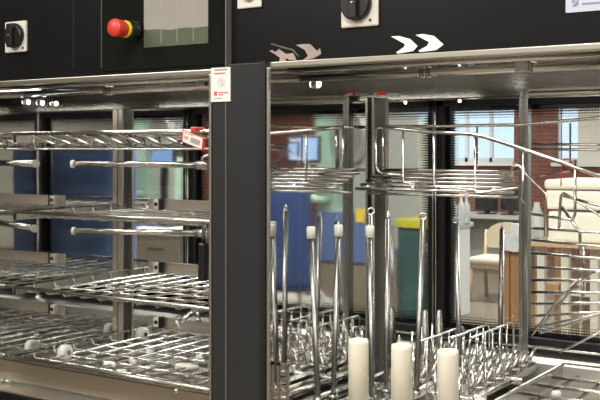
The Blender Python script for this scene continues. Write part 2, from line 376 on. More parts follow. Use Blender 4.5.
flat('reflection_mark', [(296, 45), (303, 44), (310, 44), (317, 51), (320, 48), (321, 54), (314, 58), (303, 60.0), (308, 56), (305, 50)], -.0048, .001, PK, right, 'pinkish painted reflection')
flat('reflection_outline', [(271, 43), (285, 47), (293, 49), (299, 56), (298.5, 57), (292, 50.5), (284, 48.5), (270.5, 44)], -.0046, .001, mat('faint_reflection', (.10, .095, .09), .4), right)
# paper label on the left washer's pillar
a = P(211.5, 102, -.022); b = P(230.5, 67, -.022)
pl = obj('paper_label', box(nb(), (a.x, -.0235, a.z), (b.x, -.0205, b.z)), mat('label_paper', (.78, .74, .70), .5), left, 'white paper label with red emblem')
def pr(bm, x0, y0, x1, y1, d=-.0242):
    p, q = P(x0, y0, d), P(x1, y1, d); box(bm, (p.x, d, p.z), (q.x, d+.001, q.z))
bm = nb(); pr(bm, 214, 91.5, 217, 95.5); 
for x in (218.5, 221, 223.5, 226): pr(bm, x, 91.8, x+1.8, 93.2)
for x in (218.5, 221): pr(bm, x, 94.2, x+1.8, 95.4)
pr(bm, 214, 73, 225, 73.7); obj('red_print', bm, mat('print_red', (.62, .13, .08), .5), pl)
bm = nb(); pr(bm, 214.5, 69, 227, 70.2); pr(bm, 214, 98, 222, 98.5)
c = P(221, 82.3, -.0242); 
for r in (.0095, .006): tube(bm, [(c.x+r*math.cos(k*PI/12), -.0238, c.z+r*math.sin(k*PI/12)) for k in range(25)], .0005, 4)
box(bm, (c.x-.001, -.0242, c.z-.004), (c.x+.001, -.0232, c.z+.004)); obj('grey_print', bm, mat('print_grey2', (.35, .34, .34), .5), pl)
# ---------------------------------------------------------------- left washer: shelves
def wshelf(z, label, z_mesh=None, base=False, up=0, run=.012):
    s0, s1, d0, d1 = -.788, -.098, .04, .70
    t = thing('wire_shelf', label, 'wire shelf', ((s0+s1)/2, (d0+d1)/2, z-.03), 'wire shelves in the left washer')
    zm = z-.012 if z_mesh is None else z_mesh
    bm = nb(); tube(bm, [(s0, d0, z), (s1, d0, z), (s1, d1, z), (s0, d1, z), (s0, d0, z), (s0+.01, d0, z)], .0048, 8); obj('rim', bm, WIRE, t)
    bm = nb(); n = 11
    for k in range(1, n):
        x = s0+(s1-s0)*k/n; tube(bm, [(x, d0, z), (x, d0+run, zm), (x, d1-run, zm), (x, d1, z)], .0034, 6)
    n = 9
    for k in range(1, n):
        y = d0+(d1-d0)*k/n; tube(bm, [(s0, y, z), (s0+.01, y, zm-.004), (s1-.01, y, zm-.004), (s1, y, z)], .0034, 6)
    obj('wire_mesh', bm, WIRE, t)
    # rear and side flat bars, black clip
    obj('side_bar', box(nb(), (s0-.008, d0+.02, z-.024), (s0-.004, d1, z-.002)), BRUSH, t) if not base else None
    bm = nb(); cx = P(152, 150, .40).x
    box(bm, (cx-.02, .395, z-.003), (-.60, .40, z+.026)) if False else None
    bm.free()
    if z > 1.5: return t
    bm = nb(); box(bm, (-.63, .402, z-.006+up), (-.10, .405, z+.024+up)); fb = obj('divider_bar', bm, BRUSH, t)
    c = Vector((-.585, .396, z+.010+up))
    bm = nb(); box(bm, (c.x-.013, c.y-.008, c.z-.013), (c.x+.006, c.y+.007, c.z+.013), .001); cl = obj('clip', bm, WHITEP, fb, 'white clip with black end')
    bm = nb(); box(bm, (c.x+.006, c.y-.01, c.z-.016), (c.x+.013, c.y+.008, c.z+.016), .001); lathe(bm, [(.006, -.002), (.006, -.0105)], (c.x-.003, c.y, c.z), 'y', 10); obj('clip_cap', bm, BLKP, cl)
    return t
wshelf(1.543, 'topmost wire shelf, at eye level, holding the red-edged tag', 1.506, run=.12)
wshelf(1.336, 'second wire shelf from the top, between the two horizontal steel tubes')
wshelf(1.136, 'third wire shelf from the top, level with the black hanging handle', up=.02)
b4 = wshelf(.950, 'lowest wire shelf, with white rollers beside it', None, True, up=.05)
bm = nb(); box(bm, (-.80, .028, .890), (-.092, .031, .944), .001); box(bm, (-.80, .028, .941), (-.092, .04, .944))
obj('front_bar', bm, mat('front_bar_steel', (.50, .45, .37), .34, 1), b4)
bm = nb()
for k in range(9):
    x = -.74+k*.075; box(bm, (x, .06, .914), (x+.03, .68, .917))
for y in (.2, .42, .62): box(bm, (-.78, y, .906), (-.1, y+.02, .915))
obj('support_strips', bm, STEEL, b4)
bm = nb(); q = P(177, 394, .03); lathe(bm, [(.006, .034), (.006, .024), (.003, .022)], (q.x, 0, q.z+.008), 'y', 12); obj('bolt', bm, WIRE, b4)
bm = nb(); q = P(8, 381, .03); lathe(bm, [(.006, .034), (.006, .024), (.003, .022)], (q.x, 0, q.z), 'y', 12); obj('bolt', bm, WIRE, b4)
# rollers on the left rail
for px, py, dd in ((65, 352, .20), (142, 334, .50)):
    r = ray(px, py); t_ = (-.735-CS)/r.x; q = Vector((-.735, CD+t_*r.y, CZ+t_*r.z))
    bm = nb(); lathe(bm, [(.012, -.012), (.020, -.011), (.021, 0), (.020, .011), (.012, .013)], (q.x, q.y, q.z), 'x', 24)
    o = obj('roller', bm, WHITEP, b4)
    bm = nb(); lathe(bm, [(.006, .013), (.006, .016)], q, 'x', 12); obj('roller_axle', bm, RODM, o)
# white nozzle pieces under the lowest shelf
bm0 = None
for px, py, L_, an in ((110, 365, .03, .3), (122, 372, .025, 1.2), (133, 362, .03, -.5), (150, 352, .02, .8), (184, 366, .045, 1.0), (190, 368, .045, 1.0), (200, 358, .02, .2), (97, 372, .02, .7)):
    r = ray(px, py); t_ = (.935-CZ)/r.z; q = Vector((CS+t_*r.x, CD+t_*r.y, .936))
    if q.y > .66 or q.x > -.12: continue
    bm = nb(); v = Vector((math.cos(an), math.sin(an), 0))*L_/2; tube(bm, [q-v, q-v*.3, q+v*.3, q+v], .008, 12, r2=.005); obj('spray_nozzle', bm, WHITEP, b4)
# two spray tubes of the left washer
def sprayarm(a, b, label):
    t = thing('spray_tube', label, 'steel tube', (b.x, b.y, b.z), 'spray tubes of the left washer')
    v = (b-a).normalized()
    bm = nb(); tube(bm, [a, b], .0088, 14); obj('tube', bm, WIRE, t)
    bm = nb(); tube(bm, [a-v*.004, a+v*.003], .0112, 14); obj('end_cap', bm, WHITEP, t, 'white end cap')
    bm = nb(); tube(bm, [b-v*.004, b+v*.03], .012, 12); tube(bm, [b+v*.015, b+v*.015+Vector((.0, .0, .02)), b+v*.03+Vector((.012, 0, .03))], .004, 8); obj('coupling', bm, STEEL, t)
sprayarm(P(73, 164, .20), P(197, 165, .32), 'upper of the two horizontal steel tubes, under the topmost wire shelf')
sprayarm(P(74, 231, .20), P(198, 233, .32), 'lower of the two horizontal steel tubes, beside the black hanging handle')
# small tap-like lever below: white tipped tube near the right jamb
ta, tb = P(178, 324, .30), P(197, 309, .34)
t = thing('short_tube', 'short angled steel tube with round white end beside the right jamb of the left washer', 'steel tube', tb)
bm = nb(); tube(bm, [ta, tb], .008, 12); obj('tube', bm, WIRE, t)
bm = nb(); tube(bm, [ta-(tb-ta).normalized()*.003, ta+(tb-ta).normalized()*.003], .0105, 14); obj('end_cap', bm, WHITEP, t)
bm = nb(); tube(bm, [tb, P(199, 322, .34)], .007, 10); obj('elbow', bm, WIRE, t)
# black hanging handle
c = P(203.5, 262, .03); t = thing('black_handle', 'slim black plastic handle hanging by the right jamb of the left washer', 'handle', (c.x, .06, c.z-.05))
h0 = P(203.5, 281, .06); h1 = P(203.5, 243, .06)
bm = nb(); box(bm, (h0.x-.010, .05, h0.z), (h0.x+.010, .07, h1.z), .004); obj('grip', bm, BLKP, t)
bm = nb(); tube(bm, [(h0.x, .06, h1.z), (h0.x, .06, h1.z+.035), (h0.x+.012, .06, h1.z+.04)], .005, 8); obj('hook', bm, RODM, t)
# tag on the top shelf
d = .028
cs = [P(182.5, 129.5, d), P(204.5, 138, d), P(203, 150.5, d), P(181.5, 141.5, d)]
t = thing('shelf_tag', 'white tag with red edge and grey barcode, clipped to the topmost wire shelf', 'tag', cs[3])
cc = sum(cs, Vector())/4
bm = nb(); prism(bm, cs, (0, .004, 0)); obj('holder', bm, RED, t, 'red holder')
bm = nb(); prism(bm, [cc+(p-cc)*.87+Vector((0, -.0015, 0)) for p in cs], (0, .002, 0)); cd = obj('card', bm, mat('card', (.74, .71, .66), .5), t)
e1, e2 = (cs[1]-cs[0]), (cs[3]-cs[0])
def q_(u, v): return cs[0]+e1*u+e2*v+Vector((0, -.0022, 0))
bm = nb()
for k in range(9):
    u = .42+k*.048; prism(bm, [q_(u, .34), q_(u+.026, .34), q_(u+.026, .76), q_(u, .76)], (0, .001, 0))
for k in range(3): prism(bm, [q_(.12, .4+k*.1), q_(.3, .4+k*.1), q_(.3, .45+k*.1), q_(.12, .45+k*.1)], (0, .001, 0))
prism(bm, [q_(.1, .13), q_(.55, .13), q_(.55, .18), q_(.1, .18)], (0, .001, 0))
obj('barcode', bm, mat('barcode_grey', (.25, .24, .23), .5), cd)
bm = nb(); k0 = P(195, 131.5, d); box(bm, (k0.x-.008, .02, k0.z+.0), (k0.x+.008, .052, k0.z+.010), .002); obj('clip', bm, RED, t)
# ---------------------------------------------------------------- right washer: injector rack
rk = thing('injector_rack', 'wire and rod rack with tall upright steel rods in the right washer', 'rack', (.45, .4, .9))
ZB = .955
bm = nb()
for (x0, y0, x1, y1) in ((.13, .06, .13, .70), (.28, .06, .28, .70), (.42, .06, .42, .70), (.13, .06, .45, .06), (.13, .30, .45, .30), (.13, .52, .45, .52), (.13, .70, .45, .70)):
    tube(bm, [(x0, y0, ZB-.008), (x1, y1, ZB-.008)], .008, 8)
obj('base_frame', bm, STEEL, rk)
obj('side_rail', box(nb(), (.150, .04, .905), (.158, .69, .945)), SEAL, rk, 'black side rail')
obj('side_rail', box(nb(), (.118, .04, .90), (.150, .69, .925), .001), STEEL, rk)
bm = nb(); box(bm, (.17, .06, .93), (.40, .69, .934)); obj('floor_plate', bm, BRUSH, rk)
for x in (.20, .255, .31, .365):
    bm = nb(); box(bm, (x-.012, .05, ZB-.012), (x+.012, .69, ZB), .002); obj('nozzle_rail', bm, STEEL, rk)
def rod(base, top, kind, r=.0062):
    b = Vector(base); tp = Vector(top); v = (tp-b).normalized()
    bm = nb(); tube(bm, [b, b+v*.02, tp], r, 12)
    tube(bm, [b-v*.004, b+v*.014], r*1.7, 12)
    o = obj('spray_rod', bm, RODM, rk)
    if kind == 'white':
        bm = nb(); lathe(bm, [(r*1.15, -.012), (r*1.55, -.011), (r*1.6, .010), (r*1.3, .014)], tp, 'z', 16); obj('tip', bm, WHITEP, o, 'white plastic tip')
    elif kind == 'ring':
        bm = nb(); c = tp+Vector((0, 0, .006)); rr = r*1.15
        tube(bm, [(c.x+rr*math.cos(k*PI/8)*CN, c.y+rr*math.cos(k*PI/8)*SN, c.z+rr*math.sin(k*PI/8)) for k in range(17)], .0022, 6); obj('eyelet', bm, WIRE, o)
    else:
        bm = nb(); lathe(bm, [(r, 0), (r*.5, .006), (r*.35, .014), (.001, .018)], tp, 'z', 10); obj('tip', bm, WIRE, o)
for (bx, by, bd), (tx, ty, td), k in (
    ((318, 403, .06), (311, 233, .06), 'white'), ((333, 400, .115), (338.5, 231, .115), 'white'), ((372, 402, .127), (370, 232, .127), 'white'),
    ((386, 394, .20), (388, 219, .20), 'point'), ((416, 396, .25), (423, 219, .25), 'ring'), ((460, 372, .49), (456, 223, .49), 'ring'),
    ((500, 352, .66), (502, 229, .66), 'point'), ((372, 388, .21), (371, 214, .21), 'ring'), ((399, 384, .285), (397, 225, .285), 'point')):
    b, t2 = P(bx, by, bd), P(tx, ty, td); b.z = max(b.z, .945)
    if (bx, bd) == (399, .285): continue
    rod(b, t2, k)
# gratings: upright wire loops running front to back, pins between
def loop(x, y0, y1, z0, z1, nv, r=.0028):
    bm = nb(); c = .012
    tube(bm, [(x, y0, z0), (x, y0, z1-c), (x, y0+c*.3, z1-c*.3), (x, y0+c, z1), (x, y1-c, z1), (x, y1-c*.3, z1-c*.3), (x, y1, z1-c), (x, y1, z0)], r, 8)
    for k in range(1, nv): y = y0+(y1-y0)*k/nv; tube(bm, [(x, y, z0), (x, y, z1)], r*.8, 6)
    obj('wire_loop', bm, WIRE, rk)
for i, x in enumerate((.25, .32, .385)):
    loop(x, .36+.03*(i % 2), .63, .94, 1.045+.012*(i % 3), 6)
for i, x in enumerate((.18, .21, .26, .31, .355, .40)):
    for j in range(7):
        bm = nb(); y = .34+.055*j; tube(bm, [(x, y, .94), (x+.022, y+.012, 1.0)], .0052, 8); tube(bm, [(x-.006, y, .962), (x+.028, y, .966)], .0026, 6)
        obj('slanted_pin', bm, STEEL, rk)
for i, (px, py, dd) in enumerate(((412, 331, .5), (422, 327, .5), (432, 323, .5), (441, 339, .35), (413, 345, .3), (427, 340, .33), (399, 335, .45))):
    q = P(px, py, dd); bm = nb(); tube(bm, [(q.x, q.y, .94), q], .0024, 6); obj('pin', bm, WIRE, rk)
# pins in front right group
for i in range(9):
    x = .34+.055*(i % 3); y = .16+.07*(i//3); bm = nb(); tube(bm, [(x, y, .94), (x, y, 1.05-.01*(i % 3))], .0024, 6); obj('pin', bm, WIRE, rk)
# two steel cones at the rear
for px in (425, 439):
    q = P(px, 311, .62); q.x = max(q.x, WR+.03); bm = nb(); lathe(bm, [(.016, .955-q.z), (.015, .965-q.z), (.006, 0), (.003, .003)], q, 'z', 18); obj('cone_nozzle', bm, RODM, rk)
# perforated upright plate at the front left
bm = nb()
p0 = P(277, 402, .05)
a, b = P(281, 363, .0), P(291, 366, .0); a.x = WR+.004
for k in range(8):
    z0 = .935+k*(a.z-.935)/8; box(bm, (a.x+.006, .0, z0), (a.x+.026, .002, z0+.008))
box(bm, (a.x, .0, .93), (a.x+.008, .002, a.z+.003)); box(bm, (a.x+.024, .0, .93), (a.x+.031, .002, a.z-.004)); box(bm, (a.x, .0, a.z-.006), (a.x+.031, .002, a.z+.001))
obj('slotted_plate', bm, STEEL, rk)
# cream cylinders
for px, py, tx in ((358.5, 340, 'left'), (401.5, 346, 'middle'), (448, 352, 'right')):
    q = P(px, py, .055); r = .0212
    bm = nb(); lathe(bm, [(r, .948), (r, 1.095), (r*.97, 1.103), (r*.80, 1.1035), (r*.74, 1.095), (r*.74, 1.08)], (q.x, q.y, 0), 'z', 40)
    obj('plastic_cylinder', bm, CYL, None, {'left': 'leftmost of three upright cream plastic cylinders at the front of the right rack',
        'middle': 'middle one of three upright cream plastic cylinders at the front of the right rack', 'right': 'rightmost of three upright cream plastic cylinders at the front of the right rack'}[tx], 'cylinder', 'cream plastic cylinders')
# ---- upper basket of the right washer
ub = thing('wire_basket', 'upper wire basket with closely set bottom bars in the right washer', 'basket', (.4, .4, 1.42))
def wires(name, par, lst, r=.0028, m=WIRE):
    sing = {'wires': 'wire', 'bars': 'bar'}
    for k, v in sing.items():
        if name.endswith(k): name = name[:-len(k)]+v
    for l in lst: bm = nb(); tube(bm, l, r, 8); obj(name, bm, m, par)
d1, d2 = .36, .60
xr_ = .80
wires('rim', ub, [[P(376, 127, d1), P(400, 129, d1-.03), P(430, 132, d1-.07), P(470, 134, d1-.12), P(485, 137, d1-.13), P(522, 149, d1-.16), P(560, 162, d1-.19), P(606, 178, d1-.21)],
                  [P(376, 127, d1), (WR+.02, .60, 1.562), (.40, .60, 1.562), (.60, .60, 1.575), (.81, .60, 1.585)]], .0042)
wires('front_wires', ub, [
    [P(376, 127, d1), P(376, 166, d1), P(378, 171, d1), P(383, 174, d1), P(405, 175, d1)],
    [P(383, 128, d1), P(383, 170, d1)], [P(403, 129, d1-.03), P(403, 181, d1-.03), P(405, 183, d1-.03), P(415, 184, d1-.03)],
    [P(434, 132, d1-.07), P(434, 184, d1-.07), P(436, 187, d1-.07), P(475, 190, d1-.08)],
    [P(475, 135, d1-.12), P(475, 191, d1-.12), P(477, 193, d1-.12), P(518, 188, d1-.12)],
    [P(524, 149, d1-.16), P(523, 190, d1-.16), P(521, 200, d1-.16), P(525, 203, .2)],
    [P(512, 176, .3), P(512, 168, .3), P(515, 165, .3), P(520, 166, .3), P(523, 171, .3), P(546, 194, .3), P(546, 240, .3)]], .0030)
wires('rear_wires', ub, [[(x, .60, 1.565), (x, .60, 1.45), (x, .40, 1.442)] for x in (.18, .30, .42, .54, .66)], .0026)
wires('bottom_bars', ub, [[(WR+.025, y, 1.408+.0085*i), (.515-.01*i, y, 1.408+.0085*i)] for i, y in enumerate((.30, .325, .35, .375, .40, .425))], .0042)
wires('cross_bars', ub, [[(x, .30, 1.405), (x, .425, 1.45)] for x in (.14, .26, .38, .46)], .003)
wires('lower_rail', ub, [[(WR+.025, .36, 1.395), (.50, .36, 1.395)]], .0035)
# ---- right hand wire rack with many horizontal wires
rr = thing('wire_rack', 'wire rack of many horizontal bars at the right end of the right washer', 'rack', (.7, .45, .95))
hs = [((532, 214), (572, 220)), ((532, 228), (604, 233)), ((532, 240), (604, 247)), ((532, 253), (604, 259)), ((532, 267), (604, 271)), ((532, 280), (604, 281)), ((532, 292), (604, 293)), ((532, 304), (604, 303)), ((532, 316), (604, 312)), ((536, 327), (604, 313))]
wires('horizontal_wires', rr, [[P(a[0], a[1], .50), P(b[0], b[1], .34)] for a, b in hs], .0032)
wires('vertical_wires', rr, [[P(559, 230, .44), P(560, 207, .44), P(561, 196, .44), P(564, 193, .44), P(604, 218, .36)],
    [P(562, 207, .43), P(579, 231, .40), P(580, 234, .40), P(580, 258, .40), P(583, 275, .40), P(583, 300, .40)],
    [P(575, 160, .36), P(575, 214, .36), P(572, 221, .36)], [P(584, 247, .40), P(584, 268, .40)]], .0034)
wires('diagonal_wires', rr, [[P(604, 271, .34), P(592, 273, .36), P(576, 284, .38), P(540, 328, .46)], [P(578, 279, .38), P(556, 302, .42), P(532, 335, .48)], [P(604, 330, .30), P(560, 352, .40)], [P(604, 313, .34), P(540, 333, .52)]], .0026)
wires('upper_wires', rr, [[P(533, 144, .58), P(604, 145, .50)], [P(533, 149, .58), P(604, 150, .50)], [P(564, 196, .5), P(604, 207, .42)]], .0032)
# base tray of that rack
T0, T1, T2 = P(505, 386, .10), P(570, 361, .62), P(640, 369, .62)
tz = .965
def onz(px, py, z):
    r = ray(px, py); t_ = (z-CZ)/r.z; return Vector((CS+t_*r.x, CD+t_*r.y, z))
A, B_ = onz(508, 384, .962), onz(570, 361, .962)
xa = B_.x
yb = min(B_.y, .70)
bm = nb(); box(bm, (xa-.003, .05, .925), (xa, yb, .962)); box(bm, (xa, yb-.003, .925), (.81, yb, .962)); box(bm, (.807, .05, .925), (.81, yb, .962))
obj('tray_side', bm, STEEL, rr)
bm = nb(); tube(bm, [(xa, .05, .963), (xa, yb, .963), (.81, yb, .963)], .004, 8)
for y in (.12, .22, .32, .42, .52, .62): tube(bm, [(xa, y, .945), (.81, y, .945)], .0045, 8)
for x in (.53, .60, .67, .74): tube(bm, [(x, .05, .937), (x, yb, .937)], .0045, 8)
tube(bm, [(xa, .05, .963), (.81, .05, .963)], .005, 8)
obj('tray_wires', bm, WIRE, rr)
for px, py in ((556, 394),): bm = nb(); q = onz(px, py, .945); lathe(bm, [(.010, -.004), (.012, 0), (.009, .006)], q, 'z', 14); obj('foot_pad', bm, WHITEP, rr)
# red tie on the sloping wire
q = P(567, 162, .17); t = thing('red_tie', 'small red string tied round the sloping basket wire', 'string', q)
bm = nb(); tube(bm, [P(567+5*math.cos(k*PI/8), 163+4*math.sin(k*PI/8), .17) for k in range(17)], .0018, 6); obj('loop', bm, mat('tie_red', (.35, .03, .05), .6), t)
bm = nb(); tube(bm, [P(571, 165, .17), P(570, 168, .17), P(572, 172, .17)], .003, 6); tube(bm, [P(562, 163, .17), P(561, 172, .17), P(561, 186, .17)], .0012, 6); obj('tail', bm, mat('tie_red', (.35, .03, .05), .6), t)
# red caps on the wall channel of the right washer with pale pointer
bm = nb(); q = P(389, 93, .40); z = q.z
box(bm, (WR+.034, .388, z-.004), (WR+.050, .408, z+.004), .001); rc = obj('red_cap', bm, RED, right, 'small red cap')
bm = nb(); tube(bm, [(WR+.002, .398, z), (WR+.06, .40, z-.001), (WR+.085, .40, z-.002)], .003, 8, r2=.001); obj('cap_pointer', bm, WIRE, right)
# ---------------------------------------------------------------- things in the room behind (seen through the rear glass)
BEIGE = mat('beige', (.60, .57, .48), .55); WOOD = mat('wood', (.32, .17, .065), .5, noise=.15, nscale=12); PINE = mat('light_wood', (.42, .30, .17), .5)
def boxpx(x0, y0, x1, y1, d, dep, name, m, par=None, bev=.004, zlo=None, **k):
    a, b = P(x0, y0, d), P(x1, y1, d); z0 = b.z if zlo is None else zlo
    return obj(name, box(nb(), (a.x, d, z0), (b.x, d+dep, a.z), bev), m, par, **k)
# counter with drawers
dc = 6.2; a, b = P(440, 226, dc), P(440, 226, dc); b.x = P(470, 226, dc+.6).x
t = thing('counter', 'white drawer counter carrying clear bottles, left of the beige chair', 'counter', ((a.x+b.x)/2, dc+.3, 0))
obj('body', box(nb(), (a.x-.8, dc, 0), (b.x, dc+.6, a.z-.04), .003), mat('counter_white', (.66, .68, .70), .4), t)
obj('worktop', box(nb(), (a.x-.85, dc-.03, a.z-.04), (b.x+.03, dc+.62, a.z), .003), mat('worktop_grey', (.42, .45, .47), .35), t)
for k in range(4):
    z = .12+k*(a.z-.2)/4; o = obj('drawer', box(nb(), (b.x-.42, dc-.018, z), (b.x-.02, dc-.002, z+(a.z-.2)/4-.012), .003), mat('counter_white', (.66, .68, .70), .4), t)
    obj('handle', box(nb(), (b.x-.30, dc-.04, z+.10), (b.x-.14, dc-.018, z+.115), .003), WIRE, o)
CLR = mat('clear_bottle', (.75, .80, .82), .12, trans=.6)
for i, (px, s_) in enumerate(((454, 1.15), (461, 1.3), (467.5, 1.2))):
    q = P(px, 226, dc+.2); q.z = a.z
    if px > 466: q = Vector((P(466.5, 226, dc+.45).x, dc+.45, a.z))
    bm = nb(); lathe(bm, [(.030, 0), (.033, .006), (.033, .13*s_), (.012, .17*s_), (.012, .2*s_)], q, 'z', 20)
    o = obj('bottle', bm, CLR, None, ['clear bottle on the white counter, leftmost of three', 'clear bottle on the white counter, tallest, in the middle of three', 'clear bottle on the right corner of the white counter'][i], 'bottle', 'clear bottles on the counter')
    bm = nb(); lathe(bm, [(.015, .2*s_), (.015, .225*s_)], q, 'z', 14); obj('cap', bm, WHITEP, o)
# desk under the window with dark monitors
dd = 9.6; a, b = P(470, 215, dd), P(524, 215, dd)
t = thing('window_desk', 'grey desk under the window behind the beige chair', 'desk', ((a.x+b.x)/2, dd+.3, 0))
obj('top', box(nb(), (a.x-.3, dd, a.z-.04), (b.x, dd+.7, a.z), .004), mat('desk_grey', (.45, .46, .45), .4), t)
obj('modesty_panel', box(nb(), (a.x-.28, dd+.5, .05), (b.x-.02, dd+.53, a.z-.04)), mat('desk_panel', (.35, .34, .32), .6), t)
for x in (a.x-.26, b.x-.06):
    obj('leg', box(nb(), (x, dd+.03, 0), (x+.05, dd+.68, a.z-.04), .003), mat('desk_grey', (.45, .46, .45), .4), t)
for i, (x0, x1, y0, m_) in enumerate(((475, 497, 186, 0), (500, 519, 188, 1))):
    p, q = P(x0, y0, dd+.3), P(x1, 211, dd+.3)
    t2 = thing('monitor', ['black monitor on the window desk, left one of two', 'dark monitor on the window desk beside the steel post, right one of two'][i], 'monitor', ((p.x+q.x)/2, dd+.35, a.z), 'dark monitors on the window desk')
    obj('housing', box(nb(), (p.x, dd+.3, q.z), (q.x, dd+.34, p.z), .008), BLKP, t2)
    obj('stand', box(nb(), ((p.x+q.x)/2-.03, dd+.33, a.z), ((p.x+q.x)/2+.03, dd+.36, q.z+.05)), BLKP, t2)
    obj('foot', box(nb(), ((p.x+q.x)/2-.10, dd+.25, a.z), ((p.x+q.x)/2+.10, dd+.43, a.z+.012), .003), BLKP, t2)
    obj('screen', box(nb(), (p.x+.01, dd+.296, q.z+.01), (q.x-.01, dd+.30, p.z-.01)), mat('dark_screen', (.02, .022, .025), .15), t2)
# beige chair
dch = 7.6; c = P(498, 257, dch); sh = c.z
t = thing('chair', 'beige upholstered chair with light wooden legs, seen through the rear glass', 'chair', (c.x, dch, 0))
UPH = mat('beige_fabric', (.40, .35, .25), .8, noise=.05)
obj('seat', box(nb(), (c.x-.24, dch-.22, sh-.06), (c.x+.24, dch+.22, sh+.005), .025), mat('seat_vinyl', (.55, .50, .44), .5), t)
bm = nb(); tp = P(498, 222, dch+.2); H = tp.z-sh-.06
ol = []
for k in range(17):
    a_ = PI*k/16; ol.append((c.x+.21*math.cos(a_), dch+.2, sh+.06+H*.45+H*.55*math.sin(a_)))
ol = [(c.x+.19, dch+.2, sh+.07)]+ol+[(c.x-.19, dch+.2, sh+.07)]
prism(bm, ol, (0, .05, 0)); obj('backrest', bm, UPH, t)
for sx in (-1, 1):
    bm = nb(); tube(bm, [(c.x+sx*.21, dch-.19, 0), (c.x+sx*.21, dch-.18, sh-.05)], .02, 8); obj('leg', bm, PINE, t)
    bm = nb(); tube(bm, [(c.x+sx*.22, dch+.24, 0), (c.x+sx*.22, dch+.19, sh-.04), (c.x+sx*.215, dch+.225, sh+.25)], .02, 8); obj('leg', bm, PINE, t)
bm = nb(); box(bm, (c.x-.22, dch-.2, sh-.10), (c.x+.22, dch-.17, sh-.05)); box(bm, (c.x-.22, dch+.17, sh-.10), (c.x+.22, dch+.2, sh-.05)); obj('seat_frame', bm, PINE, t)
# wooden table with cloth at right of the chair
dt = 5.6; a, b = P(501, 241, dt), P(523, 241, dt)
t = thing('work_table', 'wooden table with pale covering left of the steel rear post', 'table', ((a.x+b.x)/2, dt+.3, 0))
obj('top', box(nb(), (a.x, dt, a.z-.03), (a.x+.5, dt+.6, a.z), .003), PINE, t)
obj('side_panel', box(nb(), (a.x+.02, dt+.02, 0), (a.x+.06, dt+.58, a.z-.03)), WOOD, t)
for x in (a.x+.07, a.x+.42): obj('leg', box(nb(), (x, dt+.02, 0), (x+.07, dt+.10, a.z-.03)), WOOD, t)
bm = nb()
pts = [P(500, 238, dt-.01), P(508, 233, dt-.01), P(516, 231, dt-.01), P(524, 233, dt-.01), P(525, 250, dt-.01), P(516, 252, dt-.01), P(506, 250, dt-.01), P(500, 252, dt-.01)]
prism(bm, pts, (0, -.02, 0)); 
prism(bm, [p for p in (P(509, 233, dt+.2), P(512, 224, dt+.2), P(517, 224, dt+.2), P(522, 230, dt+.2), P(522, 238, dt+.2), P(509, 238, dt+.2))], (0, .1, 0))
obj('plastic_cover', bm, mat('plastic_film', (.62, .64, .66), .25, noise=.25, nscale=25), None, 'crumpled pale plastic cover draped over the wooden table edge', 'cover')
# beige chest behind glass at right
db = 4.6; a, b = P(546, 181, db), P(612, 245, db)
t = thing('storage_chest', 'large cream lidded chest behind the rear glass at the far right', 'chest', ((a.x+b.x)/2, db+.3, b.z))
CREAM = mat('cream', (.72, .69, .58), .5, noise=.03, nscale=6)
obj('body', box(nb(), (a.x+.01, db, b.z), (b.x+.3, db+.6, P(546, 211, db).z), .02), CREAM, t)
obj('mid_section', box(nb(), (a.x, db-.01, P(546, 209, db).z), (b.x+.31, db+.61, P(546, 190, db).z), .015), CREAM, t)
obj('lid', box(nb(), (a.x-.01, db-.02, P(546, 189, db).z), (b.x+.32, db+.62, a.z+.01), .02), CREAM, t)
zt = b.z
t = thing('chest_table', 'pale wooden side table under the cream chest', 'table', (a.x+.3, db+.3, 0))
obj('top', box(nb(), (P(533, 245, db).x, db-.05, zt-.03), (b.x+.32, db+.65, zt), .003), PINE, t)
for x in (P(537, 250, db).x, P(561, 250, db).x, P(590, 250, db).x, b.x+.2):
    obj('leg', box(nb(), (x, db, 0), (x+.05, db+.05, zt-.03)), mat('leg_grey', (.50, .47, .40), .5), t)
obj('shelf', box(nb(), (P(536, 300, db).x, db+.05, max(.57, P(536, 300, db).z)), (b.x+.25, db+.6, P(536, 294, db).z)), BEIGE, t)
obj('drawer', box(nb(), (P(534, 283, db).x, db+.02, P(534, 291, db).z), (P(558, 283, db).x, db+.4, P(534, 283, db).z), .004), WOOD, t, 'orange-brown drawer')
t = thing('cardboard_box', 'light brown cardboard box on the floor beneath the cream chest', 'box', (P(575, 300, db).x, db+.45, 0))
obj('body', box(nb(), (P(545, 300, db).x, db+.3, 0), (P(588, 300, db).x, db+.62, .55), .005), mat('card_brown', (.34, .25, .15), .7), t)
obj('tape', box(nb(), (P(565, 300, db).x, db+.295, 0), (P(568, 300, db).x, db+.625, .552)), BEIGE, t)
obj('printer', box(nb(), (P(578, 291, db).x, db+.15, P(578, 294, db).z), (P(598, 291, db).x, db+.5, P(578, 281, db).z), .01), mat('device_dark', (.05, .055, .065), .4), None, 'dark small device on the shelf of the side table', 'device')
# white bottle set on side
q = P(535, 219, 5.0)
bm = nb(); lathe(bm, [(.045, zt-q.z-.0), (.047, zt-q.z+.02), (.047, .04), (.02, .10), (.02, .13)], Vector((P(537, 219, db+.2).x, db+.2, q.z)), 'z', 18)
obj('jug', bm, CLR, None, 'clear jug on the pale wooden side table left of the cream chest', 'jug')
# white tall panel at far right behind (curtain)
obj('window_blind', box(nb(), (P(575, 100, Y1-.2).x, Y1-.08, WZ), (P(640, 100, Y1-.2).x, Y1-.06, 2.8)), mat('blind', (.86, .83, .76), .7), None, 'cream blind hanging over the right-hand window', 'blind')
